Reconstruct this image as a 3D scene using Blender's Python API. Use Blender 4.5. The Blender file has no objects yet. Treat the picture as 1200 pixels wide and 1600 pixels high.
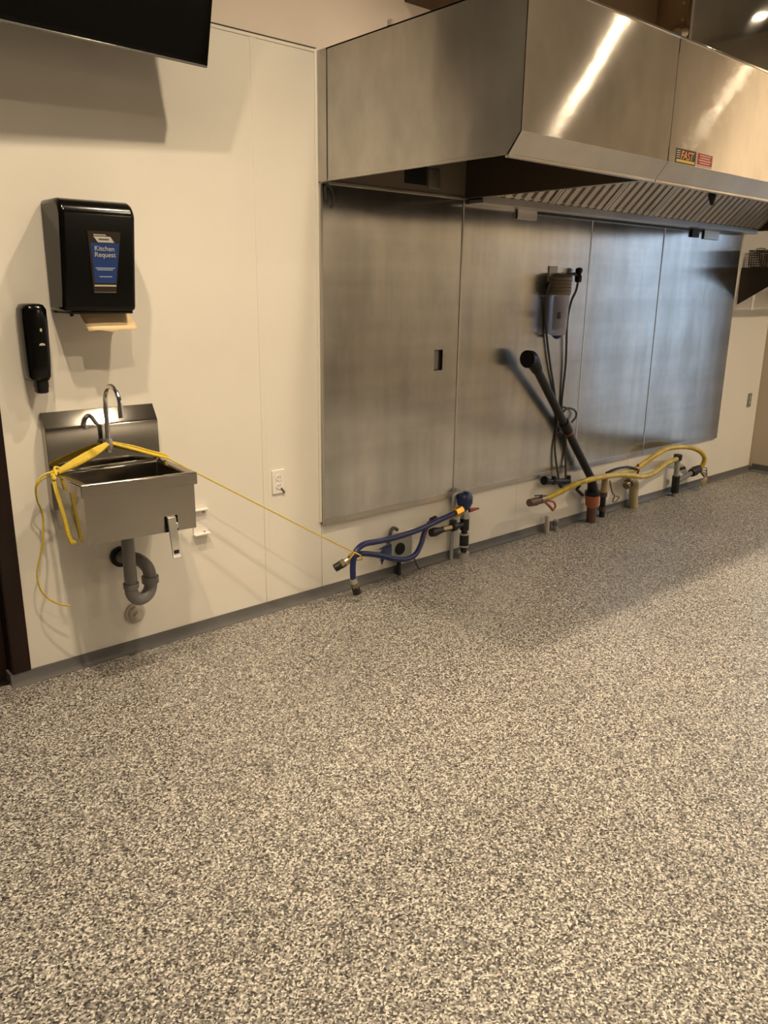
import bpy, bmesh, math, random
from mathutils import Vector, Matrix
random.seed(7)
scene = bpy.context.scene
COL = scene.collection

# ------------------------------------------------------------------ camera
cam_d = bpy.data.cameras.new('camera')
cam_d.sensor_fit = 'VERTICAL'
cam_d.sensor_height = 36.0
cam_d.sensor_width = 27.0
cam_d.lens = 1241.825 * 36.0 / 1600.0
cam_d.clip_start = 0.05
cam = bpy.data.objects.new('camera', cam_d)
COL.objects.link(cam)
yaw, pit, rol = math.radians(41.20624), math.radians(15.723681), math.radians(0.69160)
fw = Vector((math.sin(yaw)*math.cos(pit), math.cos(yaw)*math.cos(pit), -math.sin(pit)))
r0 = Vector((math.cos(yaw), -math.sin(yaw), 0)); u0 = r0.cross(fw)
rr = r0*math.cos(rol) + u0*math.sin(rol); uu = u0*math.cos(rol) - r0*math.sin(rol)
cam.matrix_world = Matrix(((rr.x, uu.x, -fw.x, 0), (rr.y, uu.y, -fw.y, -3.13494), (rr.z, uu.z, -fw.z, 1.55), (0, 0, 0, 1)))
scene.camera = cam

# ------------------------------------------------------------------ world, lamps, exposure
w = bpy.data.worlds.new('sky'); scene.world = w; w.use_nodes = True
bg = w.node_tree.nodes['Background']
nt = w.node_tree; tc = nt.nodes.new('ShaderNodeTexCoord'); sx = nt.nodes.new('ShaderNodeSeparateXYZ'); cr = nt.nodes.new('ShaderNodeValToRGB')
nt.links.new(tc.outputs['Generated'], sx.inputs[0]); mp = nt.nodes.new('ShaderNodeMath'); mp.operation = 'MULTIPLY_ADD'; mp.inputs[1].default_value = 0.5; mp.inputs[2].default_value = 0.5
nt.links.new(sx.outputs[2], mp.inputs[0]); nt.links.new(mp.outputs[0], cr.inputs[0]); nt.links.new(cr.outputs[0], bg.inputs[0])
cr.color_ramp.elements[0].position = 0.42; cr.color_ramp.elements[0].color = (0.24, 0.26, 0.28, 1)      # dim ground
cr.color_ramp.elements[1].position = 0.60; cr.color_ramp.elements[1].color = (0.58, 0.77, 1.0, 1)       # overcast blue daylight
bg.inputs[1].default_value = 2.5
WARM = (1.0, 0.80, 0.545)
CEIL = 3.6
def lamp(x, y, power, spread=180, r=0.045):
    L = bpy.data.lights.new('downlight', 'AREA'); L.shape = 'DISK'; L.size = 2*r; L.energy = power; L.color = WARM; L.spread = math.radians(spread)
    o = bpy.data.objects.new('downlight', L); o.location = (x, y, CEIL-0.03); COL.objects.link(o)
for x in (0.62, 2.10): lamp(x, -1.21, 28, 130)
for x in (3.90, 5.40): lamp(x, -1.225, 15, 92)  # narrow-beam pair, added to give the hoods' floor shadow a crisp edge
for x in (0.86, 2.42): lamp(x, -1.95, 23, 115)
lamp(4.60, -2.00, 8, 165, 0.022); lamp(6.20, -2.00, 2.2, 165, 0.022)
lamp(6.62, -1.32, 1.2, 170); lamp(6.78, -2.58, 70, 128)
for x in (-0.4, 1.3, 3.0): lamp(x, -4.0, 15, 125)
for x in (4.7, 6.4): lamp(x, -4.0, 14, 125)
for x in (4.1, 6.3): lamp(x, -6.3, 42, 172)  # far pair added as fill for the low wall beneath the hoods
scene.view_settings.view_transform = 'Standard'
scene.view_settings.look = 'None'
scene.view_settings.gamma = 1.0
scene.view_settings.use_curve_mapping = False
scene.view_settings.exposure = 0.0

# ------------------------------------------------------------------ materials
def mat(name, col, rough=0.5, metal=0.0, spec=0.5, **kw):
    m = bpy.data.materials.new(name); m.use_nodes = True
    b = m.node_tree.nodes['Principled BSDF']
    b.inputs['Base Color'].default_value = (*col, 1); b.inputs['Roughness'].default_value = rough
    b.inputs['Metallic'].default_value = metal; b.inputs['Specular IOR Level'].default_value = spec
    for k, v in kw.items(): b.inputs[k].default_value = v
    return m
def nd(m, t, **kw):
    n = m.node_tree.nodes.new(t)
    for k, v in kw.items(): setattr(n, k, v)
    return n
def ln(m, a, b): m.node_tree.links.new(a, b)
def bsdf(m): return m.node_tree.nodes['Principled BSDF']
def ramp(m, stops, interp='LINEAR'):
    n = nd(m, 'ShaderNodeValToRGB'); cr = n.color_ramp; cr.interpolation = interp
    while len(cr.elements) < len(stops): cr.elements.new(0.5)
    for e, (p, c) in zip(cr.elements, stops): e.position = p; e.color = (*c, 1)
    return n
def noise(m, vec, scale, detail=3, rough=0.55):
    n = nd(m, 'ShaderNodeTexNoise'); n.inputs['Scale'].default_value = scale
    n.inputs['Detail'].default_value = detail; n.inputs['Roughness'].default_value = rough
    ln(m, vec, n.inputs['Vector']); return n
def geo(m): return nd(m, 'ShaderNodeNewGeometry').outputs['Position']
def mapping(m, vec, sc):
    n = nd(m, 'ShaderNodeMapping'); n.inputs['Scale'].default_value = sc; ln(m, vec, n.inputs['Vector']); return n.outputs[0]
def bump(m, h, strength, dist, normal=None):
    n = nd(m, 'ShaderNodeBump'); n.inputs['Strength'].default_value = strength; n.inputs['Distance'].default_value = dist
    ln(m, h, n.inputs['Height'])
    if normal is not None: ln(m, normal, n.inputs['Normal'])
    return n.outputs[0]
def mixcol(m, fac, a, b, blend='MIX'):
    n = nd(m, 'ShaderNodeMix', data_type='RGBA', blend_type=blend)
    if hasattr(fac, 'links'): ln(m, fac, n.inputs[0])
    else: n.inputs[0].default_value = fac
    for v, i in ((a, 6), (b, 7)):
        if hasattr(v, 'links'): ln(m, v, n.inputs[i])
        else: n.inputs[i].default_value = (*v, 1)
    return n.outputs[2]

def wallmat(name, col, rough, var=0.05, bscale=60, bstr=0.12):
    m = mat(name, col, rough, spec=0.35); p = geo(m)
    n = noise(m, p, 1.7, 4)
    r = ramp(m, [(0.3, tuple(c*(1-var) for c in col)), (0.7, tuple(min(1, c*(1+var)) for c in col))]); ln(m, n.outputs[0], r.inputs[0])
    ln(m, r.outputs[0], bsdf(m).inputs['Base Color'])
    n2 = noise(m, p, bscale, 2); ln(m, bump(m, n2.outputs[0], bstr, 0.002), bsdf(m).inputs['Normal'])
    return m
M = {}
M['frp'] = wallmat('cream_frp', (0.80, 0.765, 0.70), 0.42, 0.03)
M['drywall'] = wallmat('cream_paint', (0.74, 0.66, 0.59), 0.65, 0.03)
M['plaster'] = wallmat('tan_paint', (0.38, 0.375, 0.365), 0.7, 0.05)
M['ceiling'] = wallmat('ceiling_paint', (0.20, 0.18, 0.155), 0.8, 0.04)
M['darkbrown'] = wallmat('dark_brown_paint', (0.085, 0.050, 0.024), 0.6, 0.06)
M['brown'] = wallmat('brown_paint', (0.22, 0.140, 0.068), 0.6, 0.06)
M['taupe'] = wallmat('taupe_paint', (0.60, 0.52, 0.42), 0.6, 0.04)
M['cove'] = wallmat('grey_cove', (0.125, 0.122, 0.122), 0.38, 0.2, 300, 0.3)
M['trim'] = mat('white_vinyl', (0.82, 0.79, 0.73), 0.35)
M['darkwood'] = wallmat('dark_brown_wood', (0.014, 0.005, 0.003), 0.45, 0.3, 40, 0.2)
M['blackdoor'] = mat('black_door', (0.006, 0.005, 0.005), 0.5)
M['black_gloss'] = mat('black_gloss_plastic', (0.0025, 0.0024, 0.0022), 0.15, spec=0.28)
M['black'] = mat('black_plastic', (0.006, 0.006, 0.006), 0.42, spec=0.35)
M['black_iron'] = mat('black_iron', (0.022, 0.020, 0.019), 0.45, 0.3)
M['screen'] = mat('tv_screen', (0.0015, 0.0015, 0.0015), 0.10, spec=0.25)
M['tv_grey'] = mat('tv_bezel_grey', (0.30, 0.29, 0.275), 0.25, 0.7)
M['chrome'] = mat('chrome', (0.78, 0.77, 0.75), 0.10, 1.0)
M['grey_pvc'] = mat('grey_pvc', (0.19, 0.18, 0.175), 0.42)
M['pvc_white'] = mat('pvc_beige', (0.52, 0.47, 0.40), 0.5)
M['plate_white'] = mat('white_plate', (0.84, 0.81, 0.76), 0.35)
M['plate_grey'] = mat('grey_plate', (0.22, 0.21, 0.18), 0.4)
M['paper'] = wallmat('brown_paper', (0.78, 0.60, 0.36), 0.9, 0.08, 200, 0.2)
M['blue_label'] = mat('blue_label', (0.014, 0.045, 0.19), 0.35)
M['smoke'] = mat('smoke_window', (0.028, 0.022, 0.016), 0.2)
M['white_ink'] = mat('white_ink', (0.50, 0.49, 0.48), 0.5)
M['blueish_ink'] = mat('pale_blue_ink', (0.35, 0.42, 0.55), 0.5)
M['dark_ink'] = mat('dark_ink', (0.10, 0.09, 0.08), 0.5)
M['tan_ink'] = mat('tan_ink', (0.50, 0.44, 0.30), 0.5)
M['rope'] = mat('yellow_rope', (0.70, 0.52, 0.04), 0.55)
n_ = noise(M['rope'], geo(M['rope']), 260, 2); r_ = ramp(M['rope'], [(0.3, (0.50, 0.34, 0.02)), (0.65, (0.76, 0.57, 0.05))])
ln(M['rope'], n_.outputs[0], r_.inputs[0]); ln(M['rope'], r_.outputs[0], bsdf(M['rope']).inputs['Base Color'])
M['blue_hose'] = mat('blue_hose', (0.012, 0.018, 0.095), 0.33)
M['blue_cap'] = mat('blue_cap', (0.008, 0.018, 0.085), 0.4)
M['yellow_hose'] = mat('yellow_hose', (0.56, 0.40, 0.035), 0.36)
n_ = noise(M['yellow_hose'], geo(M['yellow_hose']), 16, 4); r_ = ramp(M['yellow_hose'], [(0.35, (0.40, 0.28, 0.03)), (0.6, (0.62, 0.45, 0.045))])
ln(M['yellow_hose'], n_.outputs[0], r_.inputs[0]); ln(M['yellow_hose'], r_.outputs[0], bsdf(M['yellow_hose']).inputs['Base Color'])
M['brass'] = mat('yellow_brass', (0.80, 0.47, 0.08), 0.3, 0.7)
M['oldbrass'] = mat('dull_brass', (0.28, 0.22, 0.13), 0.42, 0.8)
M['silver'] = mat('zinc_ring', (0.62, 0.60, 0.56), 0.35, 0.9)
M['red'] = mat('red_handle', (0.30, 0.05, 0.03), 0.4)
M['redbrown'] = mat('red_vinyl_grip', (0.36, 0.10, 0.05), 0.45)
M['orange'] = mat('orange_coupling', (0.42, 0.13, 0.055), 0.5)
M['copperbrown'] = mat('brown_pipe', (0.13, 0.075, 0.05), 0.5, 0.3)
M['greybox'] = mat('grey_box', (0.36, 0.37, 0.34), 0.5, 0.3)
M['hose_grey'] = mat('dark_grey_hose', (0.075, 0.07, 0.06), 0.45)
M['filterhead'] = mat('brown_grey_filter_head', (0.20, 0.165, 0.125), 0.45)
M['tan'] = mat('tan_wrap', (0.42, 0.35, 0.19), 0.7)
M['basket_wire'] = mat('dark_basket_wire', (0.09, 0.065, 0.04), 0.45, 0.6)
M['darksteel'] = mat('dark_brown_steel', (0.06, 0.045, 0.03), 0.5, 0.3)
M['sticker_black'] = mat('black_sticker', (0.012, 0.01, 0.008), 0.5)
M['sticker_yellow'] = mat('yellow_sticker', (0.72, 0.54, 0.10), 0.5)
M['sticker_orange'] = mat('orange_sticker', (0.80, 0.26, 0.04), 0.5)
M['sticker_red'] = mat('red_sticker', (0.42, 0.035, 0.03), 0.5)
M['sticker_pink'] = mat('pink_ink', (0.78, 0.48, 0.40), 0.5)
m = mat('clear_blue_plastic', (0.62, 0.64, 0.80), 0.12, spec=0.6); bsdf(m).inputs['Transmission Weight'].default_value = 0.55; bsdf(m).inputs['IOR'].default_value = 1.2
M['bottle'] = m
# pane: thin glass
m = bpy.data.materials.new('window_glass'); m.use_nodes = True; nt = m.node_tree; nt.nodes.remove(bsdf(m))
tr = nd(m, 'ShaderNodeBsdfTransparent'); gl = nd(m, 'ShaderNodeBsdfGlossy'); gl.inputs['Roughness'].default_value = 0.02
fr = nd(m, 'ShaderNodeFresnel'); mx = nd(m, 'ShaderNodeMixShader')
ln(m, fr.outputs[0], mx.inputs[0]); ln(m, tr.outputs[0], mx.inputs[1]); ln(m, gl.outputs[0], mx.inputs[2]); ln(m, mx.outputs[0], nt.nodes['Material Output'].inputs[0])
M['glass'] = m
# brushed stainless: horizontal grain via UV tangent, smudges in roughness, gentle oil-canning
def stainless(name, col, r_lo, r_hi, aniso, grain=0.0, smudge=0.8, metal=1.0, streak=0.0, rot=0.25):
    m = mat(name, col, r_lo, metal); b = bsdf(m); p = geo(m)
    b.inputs['Anisotropic'].default_value = aniso
    t = nd(m, 'ShaderNodeTangent', direction_type='UV_MAP'); t.uv_map = 'UVMap'; ln(m, t.outputs[0], b.inputs['Tangent'])
    n = noise(m, mapping(m, p, (1.6, 1.6, 0.9)), 2.1, 4, 0.6)
    mr = nd(m, 'ShaderNodeMapRange'); mr.inputs[1].default_value = 0.3; mr.inputs[2].default_value = 0.7; mr.inputs[3].default_value = r_lo; mr.inputs[4].default_value = r_hi
    ln(m, n.outputs[0], mr.inputs[0]); ln(m, mr.outputs[0], b.inputs['Roughness'])
    n2 = noise(m, mapping(m, p, (2.5, 2.5, 1.4)), 1.3, 5, 0.65)
    r = ramp(m, [(0.3, tuple(c*smudge for c in col)), (0.7, col)]); ln(m, n2.outputs[0], r.inputs[0]); c0 = r.outputs[0]
    if streak:  # wiped-on cleaner streaks: upright runs and level bands
        for sc, lo, hi in (((7, 7, 0.55), 0.35, 0.68), ((0.35, 0.35, 6.5), 0.32, 0.66)):
            ns = noise(m, mapping(m, p, sc), 1.0, 4, 0.6); k = 1-streak
            rs = ramp(m, [(lo, (k, k, k)), (hi, (1, 1, 1))]); ln(m, ns.outputs[0], rs.inputs[0]); c0 = mixcol(m, 1.0, c0, rs.outputs[0], 'MULTIPLY')
    ln(m, c0, b.inputs['Base Color'])
    b.inputs['Anisotropic Rotation'].default_value = rot
    if grain:  # horizontal brush lines tip the normal up and down
        g = nd(m, 'ShaderNodeTexWhiteNoise'); ln(m, mapping(m, p, (977.0, 1013.0, 9973.0)), g.inputs['Vector'])
        k = nd(m, 'ShaderNodeMath', operation='MULTIPLY_ADD'); ln(m, g.outputs[0], k.inputs[0]); k.inputs[1].default_value = grain; k.inputs[2].default_value = -0.5*grain
        c = nd(m, 'ShaderNodeCombineXYZ'); ln(m, k.outputs[0], c.inputs[2])
        a = nd(m, 'ShaderNodeVectorMath', operation='ADD'); ln(m, c.outputs[0], a.inputs[0]); ln(m, nd(m, 'ShaderNodeNewGeometry').outputs['Normal'], a.inputs[1])
        nn = nd(m, 'ShaderNodeVectorMath', operation='NORMALIZE'); ln(m, a.outputs[0], nn.inputs[0]); ln(m, nn.outputs[0], b.inputs['Normal'])
    return m
M['steel_wall'] = stainless('brushed_steel_wall', (0.70, 0.705, 0.705), 0.16, 0.23, 0.85, 0.02, 0.74, 0.94, 0.17, 0.0)
M['steel_hood'] = stainless('brushed_steel_hood', (0.58, 0.555, 0.52), 0.13, 0.15, 0.9, 0.74, 0.66, 0.92)
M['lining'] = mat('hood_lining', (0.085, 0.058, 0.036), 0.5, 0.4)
M['steel_sink'] = stainless('satin_steel_sink', (0.40, 0.378, 0.35), 0.10, 0.18, 0.2)
M['steel_splash'] = stainless('polished_steel_splash', (0.46, 0.435, 0.40), 0.05, 0.09, 0.1)
M['steel_trim'] = stainless('steel_trim', (0.60, 0.575, 0.54), 0.30, 0.42, 0.3)
M['steel_duct'] = stainless('polished_steel_duct', (0.50, 0.49, 0.48), 0.055, 0.075, 0.8)
M['filter'] = stainless('dull_filter_steel', (0.66, 0.60, 0.53), 0.38, 0.50, 0.2, 0, 0.8, 0.75)
# flake floor
m = mat('flake_epoxy_floor', (0.4, 0.37, 0.33), 0.42, spec=0.4); p = geo(m); b = bsdf(m)
wob = noise(m, p, 190, 2)
va = nd(m, 'ShaderNodeVectorMath', operation='MULTIPLY_ADD'); ln(m, wob.outputs[1], va.inputs[0]); va.inputs[1].default_value = (0.006, 0.006, 0.0); ln(m, p, va.inputs[2])
vo = nd(m, 'ShaderNodeTexVoronoi'); vo.voronoi_dimensions = '2D'; vo.inputs['Scale'].default_value = 225; ln(m, va.outputs[0], vo.inputs['Vector'])
sep = nd(m, 'ShaderNodeSeparateColor'); ln(m, vo.outputs['Color'], sep.inputs[0])
FL = [(0.0, (0.022, 0.019, 0.018)), (0.13, (0.065, 0.059, 0.056)), (0.28, (0.140, 0.130, 0.122)), (0.48, (0.235, 0.222, 0.203)), (0.68, (0.38, 0.357, 0.322)), (0.86, (0.58, 0.55, 0.50))]
r = ramp(m, FL, 'CONSTANT'); ln(m, sep.outputs[0], r.inputs[0])
lg = noise(m, p, 0.9, 3); r2 = ramp(m, [(0.35, (0.90, 0.90, 0.90)), (0.65, (1.06, 1.06, 1.06))]); ln(m, lg.outputs[0], r2.inputs[0])
ln(m, mixcol(m, 1.0, r.outputs[0], r2.outputs[0], 'MULTIPLY'), b.inputs['Base Color'])
ln(m, bump(m, sep.outputs[1], 0.35, 0.0015), b.inputs['Normal'])
M['floor'] = m

# ------------------------------------------------------------------ mesh helpers
class MB:
    def __init__(s): s.v = []; s.f = []
    def add(s, vs, fs):
        o = len(s.v); s.v += [tuple(v) for v in vs]; s.f += [tuple(i+o for i in f) for f in fs]; return s
    def box(s, x0, x1, y0, y1, z0, z1):
        vs = [(x, y, z) for x in (x0, x1) for y in (y0, y1) for z in (z0, z1)]
        return s.add(vs, [(0, 1, 3, 2), (4, 6, 7, 5), (0, 4, 5, 1), (2, 3, 7, 6), (0, 2, 6, 4), (1, 5, 7, 3)])
    def prism(s, pts, axis, a, b):
        def P(q, t): return {'x': (t, q[0], q[1]), 'y': (q[0], t, q[1]), 'z': (q[0], q[1], t)}[axis]
        n = len(pts); vs = [P(q, a) for q in pts] + [P(q, b) for q in pts]
        return s.add(vs, [tuple(range(n))[::-1], tuple(range(n, 2*n))] + [(i, (i+1) % n, n+(i+1) % n, n+i) for i in range(n)])
    def tube(s, path, r, seg=10, smooth=0, caps=True):
        P = [Vector(p) for p in path]; R = list(r) if hasattr(r, '__len__') else [r]*len(P)
        if smooth and len(P) > 2:
            Q = []; RR = []
            for i in range(len(P)-1):
                a, b, c, d = P[max(i-1, 0)], P[i], P[i+1], P[min(i+2, len(P)-1)]
                for k in range(smooth):
                    t = k/smooth
                    Q.append(0.5*((2*b)+(c-a)*t+(2*a-5*b+4*c-d)*t*t+(3*b-a-3*c+d)*t**3)); RR.append(R[i]*(1-t)+R[i+1]*t)
            Q.append(P[-1]); RR.append(R[-1]); P, R = Q, RR
        n = len(P); vs = []; t0 = (P[1]-P[0]).normalized()
        ref = Vector((0, 0, 1)) if abs(t0.z) < 0.9 else Vector((1, 0, 0)); a = t0.cross(ref).normalized()
        for i in range(n):
            t = (P[min(i+1, n-1)]-P[max(i-1, 0)]).normalized(); a = (a - t*a.dot(t)).normalized(); b2 = t.cross(a)
            for k in range(seg):
                g = 2*math.pi*k/seg; vs.append(P[i]+(a*math.cos(g)+b2*math.sin(g))*R[i])
        fs = [(i*seg+k, i*seg+(k+1) % seg, (i+1)*seg+(k+1) % seg, (i+1)*seg+k) for i in range(n-1) for k in range(seg)]
        if caps: fs += [tuple(range(seg))[::-1], tuple(range((n-1)*seg, n*seg))]
        return s.add(vs, fs)
    def cyl(s, p, q, r, seg=16): return s.tube([p, q], r, seg)
    def loft(s, rings):
        n = len(rings[0]); vs = [v for r in rings for v in r]
        fs = [(i*n+k, i*n+(k+1) % n, (i+1)*n+(k+1) % n, (i+1)*n+k) for i in range(len(rings)-1) for k in range(n)]
        return s.add(vs, fs + [tuple(range(n))[::-1], tuple(range((len(rings)-1)*n, len(rings)*n))])
    def build(s, name, m, parent=None, bevel=0.0, smooth=40, segs=2):
        me = bpy.data.meshes.new(name); off = Vector((0, 0, 0)); q = parent
        while q is not None: off += Vector(q.location); q = q.parent
        me.from_pydata([tuple(Vector(v)-off) for v in s.v], [], s.f); me.validate()
        bm = bmesh.new(); bm.from_mesh(me); bmesh.ops.recalc_face_normals(bm, faces=bm.faces)
        uv = bm.loops.layers.uv.new('UVMap')
        for f in bm.faces:
            nx, ny, nz = (abs(c) for c in f.normal)
            for l in f.loops:
                c = l.vert.co; l[uv].uv = (c.y, c.z) if nx > ny and nx > nz else ((c.x, c.z) if ny >= nz else (c.x, c.y))
        bm.to_mesh(me); bm.free()
        if smooth:
            me.shade_smooth(); me.set_sharp_from_angle(angle=math.radians(smooth))
        me.materials.append(M[m] if isinstance(m, str) else m)
        o = bpy.data.objects.new(name, me); COL.objects.link(o)
        if parent is not None: o.parent = parent
        if bevel:
            bv = o.modifiers.new('bevel', 'BEVEL'); bv.width = bevel; bv.segments = segs; bv.limit_method = 'ANGLE'; bv.angle_limit = math.radians(35)
        return o
def sheet(name, m, x0, x1, z0, z1, y, amp, parent, seed=0, hole=None, nx=14, nz=20, th=0.002):
    # vertical metal sheet with the slight oil-canning of thin gauge steel
    rng = random.Random(seed); ph = [rng.uniform(0, 6.28) for _ in range(6)]
    xs = [x0+(x1-x0)*k/nx for k in range(nx+1)]; zs = [z0+(z1-z0)*k/nz for k in range(nz+1)]
    if hole: xs = sorted(xs+[hole[0], hole[1]]); zs = sorted(zs+[hole[2], hole[3]])
    def dy(x, z):
        u, v = (x-x0)/(x1-x0), (z-z0)/(z1-z0); f = (1-(2*u-1)**6)*(1-(2*v-1)**10)
        return amp*f*(math.sin(5.2*x+ph[0])*math.sin(3.1*z+ph[1])+0.5*math.sin(9.0*x+ph[2])*math.sin(6.0*z+ph[3])+0.6*math.sin(7.5*z+ph[4]))
    n, k = len(xs), len(zs); mb = MB()
    vs = [(x, y+dy(x, z), z) for z in zs for x in xs]+[(x, y+th, z) for z in zs for x in xs]; o = n*k; fs = []
    for j in range(k-1):
        for i in range(n-1):
            if hole and hole[0]-1e-6 <= xs[i] < hole[1]-1e-6 and hole[2]-1e-6 <= zs[j] < hole[3]-1e-6: continue
            q = (j*n+i, j*n+i+1, (j+1)*n+i+1, (j+1)*n+i); fs += [q, tuple(o+c for c in q[::-1])]
    for i in range(n-1): fs += [(i+1, i, o+i, o+i+1), ((k-1)*n+i, (k-1)*n+i+1, o+(k-1)*n+i+1, o+(k-1)*n+i)]
    for j in range(k-1): fs += [(j*n, (j+1)*n, o+(j+1)*n, o+j*n), ((j+1)*n+n-1, j*n+n-1, o+j*n+n-1, o+(j+1)*n+n-1)]
    return mb.add(vs, fs).build(name, m, parent, 0, 30)
def thing(name, label, cat, loc, group=None):
    o = bpy.data.objects.new(name, None); o.empty_display_size = 0.05; o.location = loc; COL.objects.link(o)
    o['label'] = label; o['category'] = cat
    if group: o['group'] = group
    return o
def tag(o, label, cat, group=None):
    o['label'] = label; o['category'] = cat
    if group: o['group'] = group
    return o
def struct(o): o['kind'] = 'structure'; return o
def box(name, m, x0, x1, y0, y1, z0, z1, parent=None, bevel=0.0): return MB().box(x0, x1, y0, y1, z0, z1).build(name, m, parent, bevel)
def text(name, s, m, parent, origin, xdir, ydir, size, ext=0.0004, shear=0.0, align='LEFT'):
    c = bpy.data.curves.new(name, 'FONT'); c.body = s; c.size = size; c.extrude = ext; c.shear = shear; c.align_x = align
    c.materials.append(M[m]); t_ = bpy.data.objects.new(name, c); me = bpy.data.meshes.new_from_object(t_); bpy.data.objects.remove(t_); bpy.data.curves.remove(c)
    o = bpy.data.objects.new(name, me); COL.objects.link(o)
    X = Vector(xdir).normalized(); Z = X.cross(Vector(ydir)).normalized(); Y = Z.cross(X)
    off = Vector((0, 0, 0)); q = parent
    while q is not None: off += Vector(q.location); q = q.parent
    p = Vector(origin)-off; o.parent = parent
    o.matrix_local = Matrix(((X.x, Y.x, Z.x, p.x), (X.y, Y.y, Z.y, p.y), (X.z, Y.z, Z.z, p.z), (0, 0, 0, 1))); return o
def circle(cx, cy, cz, rx, ry, n=24, e=2.0):
    out = []
    for k in range(n):
        g = 2*math.pi*k/n; c, s_ = math.cos(g), math.sin(g)
        out.append((cx+rx*math.copysign(abs(c)**(2/e), c), cy+ry*math.copysign(abs(s_)**(2/e), s_), cz))
    return out

# ------------------------------------------------------------------ the room
XD, XR, YF, XL0 = 0.785, 7.123, -7.0, -3.0
struct(box('floor', 'floor', XL0, XR+0.3, YF, 0.6, -0.1, 0.0))
struct(box('ceiling', 'ceiling', XL0, XR+0.3, YF, 0.6, CEIL, CEIL+0.1))
wb = struct(box('wall_back', 'drywall', XD, XR+0.15, 0.0, 0.15, 0.0, CEIL))
struct(box('wall_header', 'drywall', XL0, XD, 0.0, 0.15, 2.15, CEIL))
FT = 2.549
def frp(x0, x1, z0, z1): return box('wall_panel', 'frp', x0, x1, -0.004, 0.001, z0, z1, wb, 0.0015)
frp(0.853, 1.982, 0.050, FT-0.012); frp(2.000, 2.318, 0.050, FT-0.012)
cuts = [2.318, 3.865, 5.122, 6.367, XR-0.005]
for a, b in zip(cuts[:-1], cuts[1:]):
    frp(a+0.003, b-0.003, 0.050, 0.44 if b < 6.9 else FT-0.3)
frp(6.0, 6.361, 0.445, FT-0.3)
box('division_bar', 'frp', 1.977, 2.005, -0.0065, 0.0, 0.050, FT-0.013, wb, 0.002)
box('edge_trim', 'trim', 2.302, 2.3185, -0.012, 0.0, 0.40, FT, wb, 0.003)
box('cap_trim', 'frp', 0.853, 2.318, -0.0065, 0.0, FT-0.0135, FT, wb, 0.0015)
box('cap_shadow_strip', 'darksteel', 0.853, 2.318, -0.0015, 0.0, FT+0.0005, FT+0.007, wb)  # flat dark strip, paints a shadow gap above the cap trim
for x in cuts[1:-1]: box('division_bar', 'trim', x-0.006, x+0.006, -0.0055, 0.0, 0.050, 0.39, wb, 0.001)
WY0, WY1, WZ0, WZ1 = -1.95, -0.50, 0.10, 3.2
wr = struct(MB().box(XR, XR+0.15, WY1, 0.0, 0, CEIL).box(XR, XR+0.15, YF, WY0, 0, CEIL).box(XR, XR+0.15, WY0, WY1, 0, WZ0).box(XR, XR+0.15, WY0, WY1, WZ1, CEIL).build('wall_right', 'taupe'))
win = struct(MB().box(XR-0.01, XR+0.1, WY0, WY1, WZ0, WZ0+0.05).box(XR-0.01, XR+0.1, WY0, WY1, WZ1-0.05, WZ1).box(XR-0.01, XR+0.1, WY1-0.05, WY1, WZ0+0.05, WZ1-0.05).box(XR-0.01, XR+0.1, WY0, WY0+0.05, WZ0+0.05, WZ1-0.05).box(XR, XR+0.08, WY0+0.05, WY1-0.05, 2.32, 2.37).build('window_1', 'darksteel'))
box('window_pane', 'glass', XR+0.04, XR+0.046, WY0+0.05, WY1-0.05, WZ0+0.05, WZ1-0.05, win)
struct(box('wall_front', 'plaster', XL0, XR+0.3, YF-0.15, YF, 0, CEIL))
struct(box('wall_left', 'plaster', XL0-0.15, XL0, YF, 0.6, 0, CEIL))
struct(box('wall_corridor', 'blackdoor', XL0, XD+0.1, 0.6, 0.75, 0, 2.3))
# door frame and dark door at the far left
dr = struct(MB().box(XD, 0.853, -0.014, 0.0, 0.052, 2.22).box(XD-0.004, XD, -0.014, 0.17, 0.052, 2.15).box(XD-0.05, XD-0.004, 0.05, 0.10, 0.0, 2.15).build('door_1', 'darkwood', None, 0.002))
box('door_leaf', 'blackdoor', -0.25, XD-0.006, 0.10, 0.145, 0.012, 2.145, dr, 0.002)
box('door_threshold', 'black', -0.25, XD-0.006, 0.02, 0.16, 0.0, 0.012, dr, 0.003)
# grey epoxy cove base
def cove(name, x0, x1):
    pr = [(0.0, 0.0), (0.0, 0.051), (-0.010, 0.051), (-0.012, 0.020), (-0.020, 0.006), (-0.034, 0.0015), (-0.034, 0.0)]
    return struct(MB().prism(pr, 'x', x0, x1).build(name, 'cove'))
cove('baseboard_back', XD-0.012, XR)
struct(MB().box(XD-0.012, XD, 0.0, 0.16, 0.0, 0.051).build('baseboard_return', 'cove'))
struct(MB().prism([(XR, 0.0), (XR, 0.07), (XR-0.010, 0.07), (XR-0.012, 0.02), (XR-0.034, 0.0015), (XR-0.034, 0)], 'y', -5.0, -0.034).build('baseboard_right', 'cove'))

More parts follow.
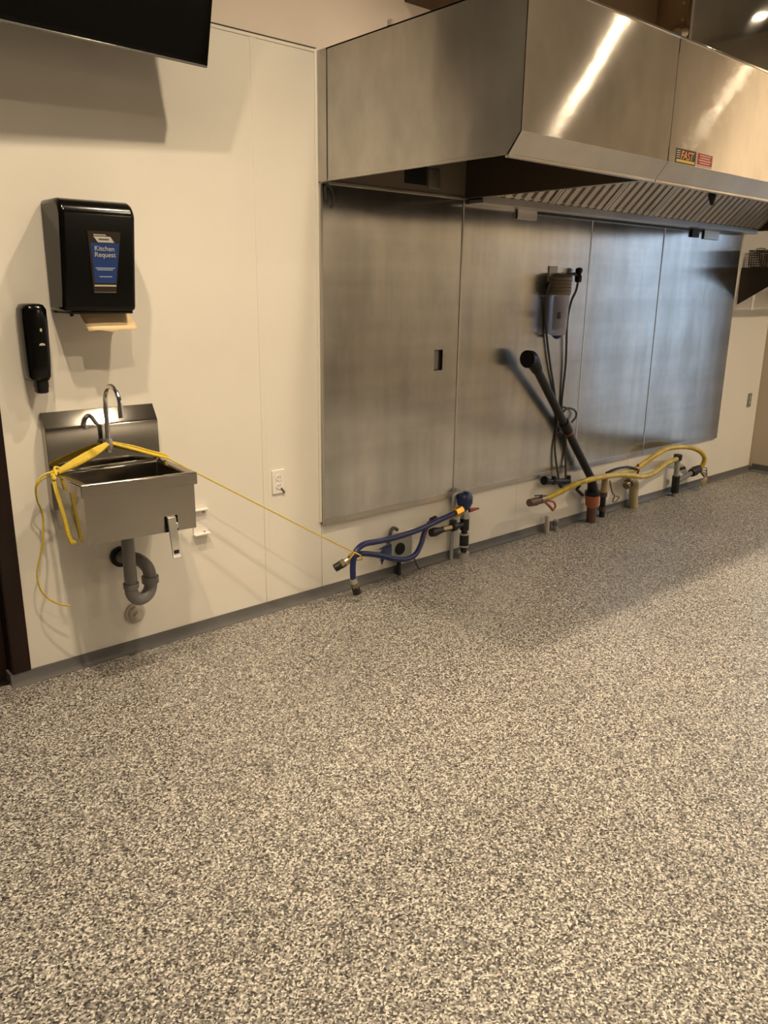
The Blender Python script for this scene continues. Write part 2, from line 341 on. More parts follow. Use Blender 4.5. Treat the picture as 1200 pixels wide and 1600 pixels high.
# ------------------------------------------------------------------ exhaust hoods
ZH, ZM, ZT, YL, YFR = 2.009, 2.0786, 2.5435, -1.129, -1.184
XA, XB, XC = 2.318, 3.272, 6.48
def hood(x0, x1, label, first):
    h = thing('exhaust_hood', label, 'range hood', ((x0+x1)/2, -0.55, ZH), 'stainless exhaust hoods')
    t = 0.004
    prof = [(-0.003, ZH), (YL, ZH), (YFR, ZM), (YFR, ZT), (-0.003, ZT)]
    MB().prism(prof, 'x', x0, x0+t).build('side_panel', 'steel_hood', h)
    MB().prism(prof, 'x', x1-t, x1).build('side_panel', 'steel_hood', h)
    sheet('front_panel', 'steel_hood', x0, x1, ZM, ZT, YFR, 0.0008, h, 5 if first else 9, None, 16 if first else 40, 8, 0.004)
    MB().prism([(YL-0.001, ZH-0.001), (YFR-0.0015, ZM), (YFR+t, ZM+0.002), (YL+0.006, ZH+0.004)], 'x', x0, x1).build('lower_lip', 'steel_trim', h)
    MB().prism([(YL-0.004, ZH-0.009), (YL-0.004, ZH+0.004), (YL+0.016, ZH+0.004), (YL+0.016, ZH-0.009)], 'x', x0, x1).build('drip_edge', 'steel_trim', h, 0.003)
    box('top_panel', 'steel_trim', x0, x1, YFR, -0.003, ZT-0.006, ZT, h)
    box('top_edge', 'chrome', x0, x1, YFR-0.003, YFR+0.012, ZT-0.004, ZT+0.006, h, 0.002)
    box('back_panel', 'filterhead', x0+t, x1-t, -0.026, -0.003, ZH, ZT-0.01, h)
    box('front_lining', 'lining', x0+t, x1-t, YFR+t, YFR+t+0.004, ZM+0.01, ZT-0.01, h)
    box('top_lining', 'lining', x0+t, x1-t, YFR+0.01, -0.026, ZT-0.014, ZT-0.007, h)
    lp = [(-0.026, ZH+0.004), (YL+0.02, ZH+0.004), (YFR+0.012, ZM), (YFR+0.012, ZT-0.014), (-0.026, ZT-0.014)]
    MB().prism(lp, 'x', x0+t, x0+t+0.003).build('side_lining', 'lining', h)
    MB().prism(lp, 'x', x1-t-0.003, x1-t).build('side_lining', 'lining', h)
    return h
h1 = hood(XA, XB, 'shorter stainless exhaust hood with blank dark side panel at its left end', True)
box('filler_strip', 'steel_hood', XA-0.004, XA, -0.076, -0.003, ZH+0.002, ZT-0.002, h1, 0.001)
box('side_hem', 'steel_hood', XA-0.003, XA, -1.12, -0.08, ZH+0.001, ZH+0.012, h1, 0.001)
box('top_tab', 'steel_trim', XA-0.003, XA+0.01, -0.50, -0.475, ZT, ZT+0.02, h1)
box('back_ledge', 'steel_trim', XA+0.004, XB, -0.034, -0.003, ZH-0.004, ZH+0.006, h1)
box('duct_slot', 'blackdoor', 2.83, 2.98, -0.030, -0.020, 2.05, 2.17, h1)
box('bracket', 'steel_trim', 2.99, 3.07, -0.032, -0.026, 2.04, 2.13, h1, 0.001)
h2 = hood(XB+0.003, XC, 'longer stainless exhaust hood with grease filters and two small stickers', False)
box('grease_trough', 'steel_trim', XB+0.02, XC-0.05, -0.125, -0.026, 1.985, 2.005, h2, 0.002)
box('trough_lip', 'steel_trim', XB+0.02, XC-0.05, -0.130, -0.122, 1.985, 2.022, h2, 0.001)
box('trough_gap', 'black', XB+0.45, 5.98, -0.024, -0.018, 1.972, 1.985, h2)
box('bracket', 'steel_trim', 3.69, 3.86, -0.036, -0.026, 1.935, 2.02, h2, 0.002)
box('bracket', 'black', 5.62, 5.72, -0.036, -0.024, 1.93, 1.985, h2, 0.002)
box('bracket', 'steel_trim', 5.80, 6.02, -0.034, -0.026, 1.925, 1.99, h2, 0.002)
box('filter_rail', 'steel_trim', XB+0.02, XC-0.02, -0.60, -0.56, 2.455, 2.535, h2)
# stickers on the hood front
st = box('warning_sticker', 'sticker_black', 3.330, 3.496, YFR-0.0012, YFR-0.0002, 2.0815, 2.1375, h2)
box('sticker_band', 'sticker_yellow', 3.337, 3.488, YFR-0.0018, YFR-0.0011, 2.085, 2.095, st)
for k in range(4): box('small_print', 'white_ink', 3.334, 3.362, YFR-0.0018, YFR-0.0011, 2.101+k*0.0085, 2.1045+k*0.0085, st)
text('big_lettering', 'FAST', 'sticker_orange', st, (3.366, YFR-0.0016, 2.0985), (1, 0, 0), (0, 0, 1), 0.047, 0.0003, 0.25)
text('lettering_base', 'FAST', 'sticker_yellow', st, (3.3675, YFR-0.0013, 2.0970), (1, 0, 0), (0, 0, 1), 0.047, 0.0002, 0.25)
s2 = box('notice_sticker', 'sticker_red', 3.512, 3.640, YFR-0.0012, YFR-0.0002, 2.084, 2.136, h2)
box('sticker_band', 'sticker_pink', 3.512, 3.638, YFR-0.0018, YFR-0.0011, 2.0845, 2.0905, s2)
for k, (a, b) in enumerate(((0.020, 0.108), (0.012, 0.116), (0.022, 0.106), (0.016, 0.112))):
    box('small_print', 'sticker_pink', 3.512+a, 3.512+b, YFR-0.0018, YFR-0.0011, 2.0965+k*0.0098, 2.1015+k*0.0098, s2)
# baffle filters: one built, the others copied
YB, ZB, YT, ZTP = -0.128, 2.028, -0.56, 2.46
fd = Vector((0, YT-YB, ZTP-ZB)); fl = fd.length; fdn = fd/fl; fnrm = Vector((0, -fdn.z, fdn.y))  # points down and out to the room
if fnrm.z > 0: fnrm = -fnrm
FW = 0.512
def build_filter(x0):
    t = thing('baffle_filter', 'grey ridged baffle filter', 'filter', (x0+FW/2, YB, ZB), 'baffle filters in the hood')
    def bar(mb, xa, xb, s0, s1, d0, d1):
        o = Vector((0, YB, ZB)); c = []
        for x in (xa, xb):
            for s_ in (s0, s1):
                for d in (d0, d1): c.append(o+fdn*s_+fnrm*d+Vector((x, 0, 0)))
        mb.add(c, [(0, 1, 3, 2), (4, 6, 7, 5), (0, 4, 5, 1), (2, 3, 7, 6), (0, 2, 6, 4), (1, 5, 7, 3)])
    mb = MB(); bar(mb, x0, x0+0.022, 0, fl, -0.03, 0.010); bar(mb, x0+FW-0.022, x0+FW, 0, fl, -0.03, 0.010)
    bar(mb, x0, x0+FW, 0, 0.012, -0.03, 0.002); bar(mb, x0, x0+FW, fl-0.02, fl, -0.03, 0.008); mb.build('frame', 'filter', t)
    mb = MB(); bar(mb, x0+0.02, x0+FW-0.02, 0.01, fl-0.01, -0.034, -0.030); mb.build('backing', 'darksteel', t)  # dark colour paints the shade between the slats, besides grease
    n = 6; pitch = (FW-0.044)/n
    for k in range(n):
        xa = x0+0.022+k*pitch; o = Vector((0, YB, ZB)); sec = [(0.0, -0.024), (pitch*0.08, 0.012), (pitch*0.56, 0.016), (pitch*0.64, -0.024), (pitch*0.54, -0.020)]
        vs = [o+fdn*s_+fnrm*d+Vector((xa+a, 0, 0)) for s_ in (0.004, fl-0.012) for a, d in sec]; q = len(sec)
        MB().add(vs, [tuple(range(q))[::-1], tuple(range(q, 2*q))]+[(i, (i+1) % q, q+(i+1) % q, q+i) for i in range(q)]).build('slat', 'filter', t, 0, 20)
    return t
XF = 3.345
f0 = build_filter(XF); names = ['leftmost', 'second from the left', 'third from the left', 'fourth from the left', 'fifth from the left', 'rightmost']
f0['label'] = 'grey ridged baffle filter under the long hood, leftmost of six'
for k in range(1, 6):
    c = f0.copy(); COL.objects.link(c); c.location.x += k*(FW+0.004); c['label'] = 'grey ridged baffle filter under the long hood, %s of six' % names[k]
    for ch in list(f0.children):
        d = ch.copy(); COL.objects.link(d); d.parent = c
nz = MB().tube([(4.406, -0.80, 2.54), (4.406, -0.80, 2.09)], 0.009, 8).tube([(4.406, -0.80, 2.10), (4.400, -0.80, 2.055), (4.410, -0.80, 2.01)], [0.018, 0.022, 0.008], 10).tube([(4.375, -0.80, 2.085), (4.437, -0.80, 2.085)], 0.008, 8).build('fire_nozzle', 'black_iron')
tag(nz, 'small dark nozzle hanging in front of the grey hood filters', 'nozzle')
# soffit, duct and fitting over the hoods
so = box('soffit_box', 'darkbrown', 2.834, 4.30, -0.42, -0.001, 2.84, CEIL)
tag(so, 'brown boxed soffit against the wall above the shorter hood', 'soffit')
du = thing('exhaust_duct', 'stainless-faced duct enclosure with brown side rising above the longer hood', 'duct', (5.4, -0.3, ZT))
box('side_panel', 'brown', 4.375, 4.381, -0.572, -0.003, ZT+0.002, CEIL, du)
box('front_panel', 'steel_duct', 4.375, 6.30, -0.582, -0.574, ZT+0.002, CEIL, du)
box('corner_trim', 'chrome', 4.366, 4.392, -0.586, -0.560, ZT+0.002, CEIL, du, 0.003)
for z in (2.88, 2.96, 3.04, 3.12): MB().tube([(4.369, -0.53, z), (4.375, -0.53, z)], 0.009, 8).build('rivet', 'silver', du)
fx = MB().tube([(4.30, -0.56, ZT), (4.30, -0.56, 2.86), (4.33, -0.56, 2.90)], 0.014, 10, 3).tube([(4.28, -0.56, 2.865), (4.345, -0.56, 2.885)], 0.03, 12).build('conduit_fitting', 'oldbrass')
tag(fx, 'small metal conduit fitting beside the duct corner on top of the hood', 'fitting')

# ------------------------------------------------------------------ stainless wall cladding
cl = thing('steel_wall_cladding', 'four brushed stainless wall panels below the hoods', 'wall cladding', (4.3, 0, 0.39))
XS = [2.318, 3.262, 4.425, 5.276, 6.41]; ZB0, ZT0 = 0.392, 2.006; YP = -0.020
hx0, hx1, hz0, hz1 = 3.075, 3.140, 1.122, 1.232
for k in range(4):
    a, b = XS[k]+0.0015, XS[k+1]-0.0015; y0 = YP-0.0012*(k % 2)
    sheet('steel_panel', 'steel_wall', a, b, ZB0, ZT0, y0, 0.0011, cl, 11+k, (hx0, hx1, hz0, hz1) if k == 0 else None)
    MB().prism([(-0.004, ZB0-0.012), (-0.004, ZB0+0.002), (y0+0.001, ZB0+0.022), (y0-0.0012, ZB0+0.020), (y0-0.0012, ZB0-0.012)], 'x', a, b).build('bottom_trim', 'steel_trim', cl)
box('side_trim', 'steel_trim', 2.318, 2.330, -0.023, -0.004, ZB0, ZT0, cl)
for x in XS[1:-1]: box('seam_strip', 'steel_trim', x-0.006, x+0.006, YP-0.0032, YP, ZB0, ZT0, cl, 0.001)
ob = box('outlet_box', 'blackdoor', hx0-0.004, hx1+0.004, -0.0075, -0.0045, hz0-0.004, hz1+0.004, cl)
box('receptacle', 'plate_grey', hx0, hx0+0.034, -0.019, -0.008, hz0+0.004, hz1-0.004, cl, 0.003)
MB().tube([(2.350, -0.022, 1.94), (2.338, -0.03, 1.985), (2.352, -0.03, 2.002), (2.382, -0.026, 1.975), (2.392, -0.024, 1.93), (2.378, -0.023, 1.905)], 0.006, 8, 4).build('wire_loop', 'hose_grey', cl)

# ------------------------------------------------------------------ television
tvb, tvw, tvh = Vector((1.664, -0.205, 2.337)), 1.23, 0.70
R = Matrix.Rotation(math.radians(3.2), 4, 'Z') @ Matrix.Rotation(math.radians(14), 4, 'X')
def TV(x, y, z): return tvb + (R @ Vector((x, y, z)))
tv = thing('television', 'flat black television tilted down from the wall above the sink', 'television', (1.1, 0.0, 2.4))
def tvbox(name, m, x0, x1, y0, y1, z0, z1, bevel=0.0, parent=tv):
    mb = MB(); vs = [TV(x, y, z) for x in (x0, x1) for y in (y0, y1) for z in (z0, z1)]
    mb.add(vs, [(0, 1, 3, 2), (4, 6, 7, 5), (0, 4, 5, 1), (2, 3, 7, 6), (0, 2, 6, 4), (1, 5, 7, 3)]); return mb.build(name, m, parent, bevel)
tvbox('housing', 'black', -tvw, 0, 0.004, 0.035, 0, tvh, 0.003)
tvbox('bezel', 'black_gloss', -tvw, 0, 0.0, 0.0045, 0, tvh, 0.001)
tvbox('screen', 'screen', -tvw+0.008, -0.008, -0.0012, 0.001, 0.018, tvh-0.008)
tvbox('bottom_strip', 'tv_grey', -tvw+0.002, -0.002, -0.002, 0.034, -0.005, 0.003, 0.002)
tvbox('back_cover', 'black', -tvw+0.2, -0.2, 0.035, 0.07, 0.08, 0.5, 0.01)
mt = MB().box(0.95, 1.15, -0.03, -0.001, 2.46, 2.74).box(1.0, 1.10, -0.2, -0.03, 2.56, 2.64); mt.build('wall_mount', 'black_iron', tv, 0.003)

# ------------------------------------------------------------------ paper towel dispenser
pt = thing('paper_towel_dispenser', 'black paper towel dispenser with blue label above the sink', 'dispenser', (1.205, 0, 1.45))
PX0, PX1 = 1.068, 1.342
def arc(cx, cz, r, a0, a1, n): return [(cx+r*math.cos(math.radians(a0+(a1-a0)*k/n)), cz+r*math.sin(math.radians(a0+(a1-a0)*k/n))) for k in range(n+1)]
side = [(-0.005, 1.452), (-0.005, 1.842)] + arc(-0.142, 1.782, 0.060, 90, 176, 6) + [(-0.156, 1.455)]
MB().prism(side, 'x', PX0, PX1).build('cover', 'black_gloss', pt, 0.016, 40, 4)
box('chassis', 'black', PX0+0.01, PX1+0.012, -0.03, -0.004, 1.447, 1.56, pt, 0.006)
MB().box(PX0+0.03, PX1-0.01, -0.145, -0.02, 1.446, 1.456).build('exit_plate', 'black', pt, 0.003)
MB().tube([(PX0+0.035, -0.12, 1.456), (PX0+0.04, -0.12, 1.438)], 0.007, 8).build('latch', 'black', pt)
fa, fb = Vector((0, -0.2025, 1.782)), Vector((0, -0.156, 1.455)); fdir = (fa-fb).normalized()
def FP(x, z, out=0.0):
    k = (z-fb.z)/(fa.z-fb.z); y = fb.y+(fa.y-fb.y)*k; return Vector((x, y-out, z))
def fquad(name, m, pts, out, parent, th=0.0012):
    vs = [FP(x, z, out) for x, z in pts]+[FP(x, z, out-th) for x, z in pts]; n = len(pts)
    return MB().add(vs, [tuple(range(n)), tuple(range(n, 2*n))[::-1]]+[(i, n+i, n+(i+1) % n, (i+1) % n) for i in range(n)]).build(name, m, parent, 0, 0)
wn = fquad('label_window', 'smoke', [(1.160, 1.735), (1.283, 1.735), (1.262, 1.520), (1.178, 1.520)], 0.0015, pt)
fquad('blue_card', 'blue_label', [(1.170, 1.695), (1.276, 1.695), (1.262, 1.556), (1.182, 1.556)], 0.0025, wn)
fquad('white_tag', 'white_ink', [(1.181, 1.717), (1.243, 1.717), (1.258, 1.697), (1.197, 1.697)], 0.0026, wn)
fquad('tag_line', 'tan_ink', [(1.180, 1.724), (1.224, 1.724), (1.230, 1.720), (1.184, 1.720)], 0.0026, wn)
fquad('gold_line', 'tan_ink', [(1.181, 1.550), (1.262, 1.550), (1.262, 1.544), (1.181, 1.544)], 0.0026, wn)
fquad('base_line', 'dark_ink', [(1.180, 1.526), (1.262, 1.526), (1.262, 1.522), (1.180, 1.522)], 0.0026, wn)
fquad('tag_word', 'dark_ink', [(1.200, 1.710), (1.238, 1.710), (1.238, 1.705), (1.200, 1.705)], 0.0032, wn)
text('label_word', 'Kitchen', 'white_ink', wn, FP(1.183, 1.668, 0.0032), (1, 0, 0), fdir, 0.024)
text('label_word', 'Request', 'white_ink', wn, FP(1.183, 1.647, 0.0032), (1, 0, 0), fdir, 0.024)
for k, (a, b, z) in enumerate(((1.186, 1.258, 1.608), (1.191, 1.250, 1.602), (1.200, 1.247, 1.578))):
    fquad('print_line', 'blueish_ink', [(a, z+0.0022), (b, z+0.0022), (b, z-0.001), (a, z-0.001)], 0.0032, wn)
tw = MB(); rows = [(1.462, -0.075), (1.440, -0.085), (1.425, -0.098), (1.405, -0.118), (1.383, -0.133)]
nx = 9; vs = []
for i, (z, y) in enumerate(rows):
    for k in range(nx):
        f = k/(nx-1); x = 1.148+0.193*f+0.003*i; vs.append((x, y-0.004*math.sin(f*3.1), z+(0.004*math.sin(f*9)+(0.006 if (i == 4 and k == 5) else 0) if i == 4 else 0)))
tw.add(vs, [(i*nx+k, i*nx+k+1, (i+1)*nx+k+1, (i+1)*nx+k) for i in range(4) for k in range(nx-1)])
o = tw.build('paper_towel', 'paper'); sm = o.modifiers.new('thickness', 'SOLIDIFY'); sm.thickness = 0.0012
tag(o, 'tan paper towel sheet sticking out below the black dispenser', 'paper towel')

# ------------------------------------------------------------------ soap dispenser
sd = thing('soap_dispenser', 'slim black soap dispenser on the wall left of the towel dispenser', 'dispenser', (0.985, 0, 1.16))
secs = [(1.482, 0.022, 0.040), (1.478, 0.036, 0.050), (1.462, 0.045, 0.056), (1.42, 0.046, 0.057), (1.34, 0.045, 0.056), (1.26, 0.043, 0.053), (1.222, 0.041, 0.050), (1.208, 0.034, 0.042), (1.205, 0.022, 0.03)]
MB().loft([circle(0.985, -0.055, z, a, b, 28, 3.4) for z, a, b in secs]).build('housing', 'black_gloss', sd, 0, 50)
MB().loft([circle(0.990, -0.066, z, a, b, 20, 3.0) for z, a, b in ((1.212, 0.024, 0.030), (1.185, 0.024, 0.030), (1.18, 0.022, 0.028), (1.165, 0.022, 0.028), (1.160, 0.016, 0.02))]).build('push_nozzle', 'black', sd, 0, 40)
box('wall_bracket', 'black', 0.955, 1.015, -0.006, -0.0045, 1.22, 1.47, sd)
MB().prism([(0.982, 1.336), (1.004, 1.336), (1.002, 1.342), (0.994, 1.345), (0.985, 1.342)], 'y', -0.1135, -0.111).build('logo', 'tan_ink', sd)
box('level_mark', 'tan_ink', 0.990, 0.997, -0.1140, -0.111, 1.385, 1.396, sd)

# ------------------------------------------------------------------ hand sink
sk = thing('hand_sink', 'stainless wall-hung hand sink with knee lever', 'sink', (1.22, 0, 0.62))
def tilt(mb):
    mb.v = [(x, y, z+(1.22-x)*0.030*min(1.0, -y/0.30)) for x, y, z in mb.v]; return mb
SX0, SX1 = 0.992, 1.448; RZ = 0.855
MB().prism([(-0.0045, 0.70), (-0.0045, 1.078), (-0.009, 1.078), (-0.044, 1.022), (-0.048, 1.015), (-0.050, RZ-0.006), (-0.050, 0.70)], 'x', SX0, SX1).build('backsplash', 'steel_splash', sk, 0.002)
oy0, oy1 = -0.366, -0.048
ix0, ix1, iy0, iy1 = 1.034, 1.418, -0.338, -0.075
mb = MB()
def ringpts(x0, x1, y0, y1, z): return [(x0, y0, z), (x1, y0, z), (x1, y1, z), (x0, y1, z)]
loops = [ringpts(SX0+0.010, SX1-0.010, oy0+0.010, oy1, 0.806), ringpts(SX0, SX1, oy0, oy1, 0.808), ringpts(SX0, SX1, oy0, oy1, RZ-0.003), ringpts(SX0+0.004, SX1-0.004, oy0+0.004, oy1, RZ+0.002),
         ringpts(ix0-0.012, ix1+0.012, iy0-0.008, iy1+0.01, RZ), ringpts(ix0, ix1, iy0, iy1, RZ-0.008), ringpts(ix0+0.01, ix1-0.01, iy0+0.01, iy1-0.01, 0.735), ringpts(ix0+0.035, ix1-0.035, iy0+0.035, iy1-0.035, 0.722)]
vs = [v for l in loops for v in l]; fs = []
for i in range(len(loops)-1):
    for k in range(4): fs.append((i*4+k, i*4+(k+1) % 4, (i+1)*4+(k+1) % 4, (i+1)*4+k))
fs.append(tuple(range(4*(len(loops)-1), 4*len(loops)))); mb.add(vs, fs)
tilt(mb).build('basin', 'steel_sink', sk, 0.002, 35)
bx0, bx1, by0, bz0 = SX0+0.010, SX1-0.010, oy0+0.010, 0.628
mb = MB().add([(bx0, by0, bz0), (1.305, by0, bz0), (1.305, by0, 0.692), (1.360, by0, 0.692), (1.360, by0, bz0), (bx1, by0, bz0), (bx1, by0, 0.809), (bx0, by0, 0.809),
               (bx0, oy1, bz0), (bx1, oy1, bz0), (bx1, oy1, 0.809), (bx0, oy1, 0.809)],
              [(0, 1, 2, 3, 4, 5, 6, 7), (8, 0, 7, 11), (5, 9, 10, 6), (8, 9, 5, 4, 1, 0)])
o = tilt(mb).build('apron', 'steel_sink', sk, 0, 0); sm = o.modifiers.new('thickness', 'SOLIDIFY'); sm.thickness = 0.002; sm.offset = -1
box('lever_housing', 'black', 1.302, 1.364, by0+0.006, by0+0.03, 0.63, 0.70, sk)
MB().tube([(1.22, -0.2, 0.7225), (1.22, -0.2, 0.7275)], [0.04, 0.036], 20).build('drain_strainer', 'chrome', sk)
# knee lever
lv = MB().prism([(by0-0.001, 0.690), (by0-0.016, 0.686), (by0-0.026, 0.625), (by0-0.040, 0.540), (by0-0.046, 0.530), (by0-0.038, 0.528), (by0-0.020, 0.618), (by0-0.008, 0.676)], 'x', 1.311, 1.345).build('knee_lever', 'silver', sk, 0.0015)
box('lever_slot', 'blackdoor', 1.318, 1.338, by0-0.0415, by0-0.034, 0.546, 0.560, lv)
box('lever_pivot', 'silver', 1.342, 1.352, by0-0.02, by0+0.002, 0.640, 0.662, lv, 0.002)
# faucet
fc = MB().tube([(1.218, -0.046, 0.945), (1.218, -0.085, 0.945)], 0.014, 14).build('faucet_base', 'chrome', sk)
MB().tube([(1.218, -0.085, 0.912), (1.218, -0.085, 0.925), (1.218, -0.085, 0.945), (1.218, -0.085, 0.965)], [0.012, 0.017, 0.017, 0.014], 14).build('faucet_nut', 'silver', fc)
path = [(1.218, -0.085, 0.96), (1.218, -0.085, 1.06), (1.218, -0.085, 1.105)] + [(1.218, -0.155+0.070*math.cos(math.radians(a)), 1.108+0.070*math.sin(math.radians(a))) for a in range(15, 181, 15)] + [(1.218, -0.226, 1.085), (1.218, -0.228, 1.066)]
MB().tube(path, [0.0095]*(len(path)-2)+[0.0105, 0.0115], 14, 2).build('spout', 'chrome', sk)
# drain pipe and trap
MB().tube([(1.216, -0.2, 0.735), (1.216, -0.2, 0.375)], 0.0255, 18).build('tailpiece', 'grey_pvc', sk)
MB().tube([(1.216, -0.2, 0.386), (1.216, -0.198, 0.352), (1.232, -0.194, 0.322), (1.262, -0.188, 0.310), (1.292, -0.182, 0.322), (1.308, -0.178, 0.352), (1.309, -0.176, 0.40), (1.302, -0.165, 0.436), (1.285, -0.12, 0.458), (1.262, -0.06, 0.452), (1.258, -0.006, 0.446)], 0.0265, 18, 3).build('p_trap', 'grey_pvc', sk)
MB().tube([(1.216, -0.2, 0.372), (1.216, -0.2, 0.392)], 0.031, 20).build('slip_nut', 'grey_pvc', sk)
MB().tube([(1.309, -0.176, 0.366), (1.309, -0.176, 0.394)], 0.035, 12).build('slip_nut', 'grey_pvc', sk)
MB().tube([(1.258, -0.022, 0.446), (1.258, -0.0045, 0.446)], 0.044, 20).build('wall_flange', 'black', sk)
for x in (1.04, 1.38): MB().tube([(x, -0.30, 0.630), (x, -0.30, 0.615)], 0.012, 8).build('bolt', 'silver', sk)
# cleanout cap
co = thing('cleanout_cap', 'round beige cleanout cap on the wall below the sink drain', 'cap', (1.304, 0, 0.175))
MB().tube([(1.304, -0.004, 0.175), (1.304, -0.012, 0.175), (1.304, -0.016, 0.175)], [0.047, 0.046, 0.040], 28).build('ring', 'pvc_white', co)
MB().tube([(1.304, -0.012, 0.175), (1.304, -0.024, 0.175), (1.304, -0.028, 0.175)], [0.034, 0.034, 0.030], 24).build('plug', 'pvc_white', co)
MB().tube([(1.304, -0.026, 0.175), (1.304, -0.046, 0.175)], 0.019, 4).build('square_nut', 'pvc_white', co)

# ------------------------------------------------------------------ outlets
ot = thing('wall_outlet', 'white outlet with open box cover just right of the sink basin', 'outlet', (1.64, 0, 0.53))
box('plate', 'plate_white', 1.602, 1.676, -0.010, -0.0045, 0.471, 0.589, ot, 0.002)
box('cover_rim', 'plate_white', 1.602, 1.672, -0.030, -0.010, 0.583, 0.589, ot, 0.001)
box('cover_rim', 'plate_white', 1.598, 1.676, -0.036, -0.010, 0.471, 0.477, ot, 0.001)
for z in (0.478, 0.572): MB().tube([(1.655, -0.010, z), (1.655, -0.014, z)], 0.0045, 8).build('screw', 'oldbrass', ot)
o2 = thing('wall_outlet', 'white duplex outlet on the cream wall between sink and steel panels', 'outlet', (2.06, 0, 0.65))
box('plate', 'plate_white', 2.026, 2.098, -0.011, -0.0045, 0.591, 0.709, o2, 0.003)
for z in (0.630, 0.670):
    s_ = MB().tube([(2.062, -0.0105, z), (2.062, -0.014, z)], 0.0165, 16).build('socket', 'plate_white', o2)
    for dx in (-0.006, 0.006): box('slot', 'dark_ink', 2.062+dx-0.0014, 2.062+dx+0.0014, -0.0146, -0.0135, z-0.002, z+0.008, s_)
MB().prism([(2.072, 0.628), (2.098, 0.592), (2.090, 0.590), (2.066, 0.620)], 'y', -0.0135, -0.010).build('broken_corner', 'dark_ink', o2)
o3 = thing('wall_outlet', 'dark grey outlet on the cream wall near the far right corner', 'outlet', (6.95, 0, 0.65))
box('plate', 'plate_grey', 6.915, 6.985, -0.010, -0.0045, 0.59, 0.71, o3, 0.003)
for z in (0.630, 0.670): MB().tube([(6.95, -0.0095, z), (6.95, -0.0135, z)], 0.016, 14).build('socket', 'plaster', o3)

# ------------------------------------------------------------------ yellow rope
rp = thing('rope', 'yellow nylon rope looped round the faucet and sink and tied to the blue hose', 'rope', (0.985, -0.12, 0.86))
def strands(mb, path, n, spread, r):
    for k in range(n):
        u, v = random.uniform(-1, 1)*spread, random.uniform(-1, 1)*spread
        mb.tube([(p[0]+u*0.5, p[1]+v*0.6+random.uniform(-.15, .15)*spread, p[2]+(u+v)*0.5) if 0 < i < len(path)-1 else (p[0]+u*0.25, p[1]+v*0.25, p[2]+(u+v)*0.25) for i, p in enumerate(path)], r, 6, 3)
mb = MB(); strands(mb, [(1.206, -0.098, 0.945), (1.15, -0.112, 0.925), (1.07, -0.122, 0.896), (1.005, -0.124, 0.872)], 12, 0.019, 0.0048); mb.build('left_strands', 'rope', rp)
mb = MB(); strands(mb, [(1.228, -0.098, 0.945), (1.30, -0.110, 0.918), (1.38, -0.104, 0.886), (1.440, -0.100, 0.864), (1.456, -0.100, 0.856)], 6, 0.013, 0.0044); mb.build('right_strands', 'rope', rp)
mb = MB(); strands(mb, [(1.000, -0.124, 0.874), (0.981, -0.128, 0.860), (0.977, -0.150, 0.810), (0.981, -0.19, 0.730), (0.984, -0.232, 0.632), (1.00, -0.236, 0.618)], 8, 0.010, 0.0042); mb.build('side_strands', 'rope', rp)
mb = MB(); mb.tube([(1.231, -0.098, 0.945), (1.236, -0.085, 0.947), (1.218, -0.064, 0.946), (1.200, -0.085, 0.944), (1.206, -0.098, 0.945)], 0.006, 6, 4); mb.build('faucet_loop', 'rope', rp)
mb = MB(); strands(mb, [(1.01, -0.115, 0.872), (0.99, -0.12, 0.872), (0.982, -0.13, 0.862), (0.985, -0.14, 0.852)], 6, 0.016, 0.005); mb.build('knot', 'rope', rp)
MB().tube([(1.452, -0.100, 0.861), (1.468, -0.104, 0.850), (1.70, -0.132, 0.703), (1.95, -0.160, 0.543), (2.2, -0.186, 0.384), (2.372, -0.203, 0.278)], 0.0034, 6).build('taut_line', 'rope', rp)
MB().tube([(2.372, -0.203, 0.278), (2.395, -0.222, 0.262), (2.415, -0.212, 0.235), (2.40, -0.18, 0.225), (2.365, -0.170, 0.238), (2.352, -0.185, 0.262), (2.372, -0.205, 0.278), (2.35, -0.2, 0.25), (2.345, -0.18, 0.22)], 0.0036, 6, 4).build('hose_loop', 'rope', rp)
MB().tube([(0.985, -0.122, 0.872), (0.942, -0.12, 0.862), (0.916, -0.12, 0.828), (0.920, -0.10, 0.769), (0.940, -0.08, 0.706), (0.937, -0.08, 0.643), (0.922, -0.08, 0.561), (0.897, -0.08, 0.480), (0.900, -0.08, 0.414), (0.925, -0.08, 0.364), (0.966, -0.09, 0.330), (1.003, -0.10, 0.318)], 0.0036, 6, 4).build('loose_tail', 'rope', rp)
MB().tube([(0.980, -0.118, 0.858), (0.935, -0.09, 0.83), (0.925, -0.08, 0.77), (0.945, -0.06, 0.70), (0.940, -0.07, 0.64), (0.926, -0.08, 0.56)], 0.003, 6, 4).build('second_tail', 'rope', rp)

# ------------------------------------------------------------------ gas valve and blue hoses
gv = thing('gas_valve_riser', 'black pipe riser with blue domed regulator and red handle', 'gas valve', (3.322, -0.065, 0))
MB().tube([(3.326, -0.062, 0.0), (3.326, -0.062, 0.04)], 0.034, 14).build('floor_collar', 'silver', gv)
MB().tube([(3.326, -0.062, 0.03), (3.324, -0.062, 0.26)], 0.0185, 14).build('riser_pipe', 'black_iron', gv)
MB().tube([(3.326, -0.062, 0.085), (3.326, -0.062, 0.145)], 0.028, 14).build('pipe_tee', 'black_iron', gv)
MB().tube([(3.324, -0.062, 0.18), (3.324, -0.062, 0.25)], 0.028, 14).build('pipe_tee', 'black_iron', gv)
for z in (0.076, 0.15, 0.252): MB().tube([(3.325, -0.062, z), (3.325, -0.062, z+0.009)], 0.030, 14).build('zinc_ring', 'silver', gv)
MB().tube([(3.324, -0.062, 0.215), (3.22, -0.076, 0.222)], 0.017, 12).build('side_pipe', 'black_iron', gv)
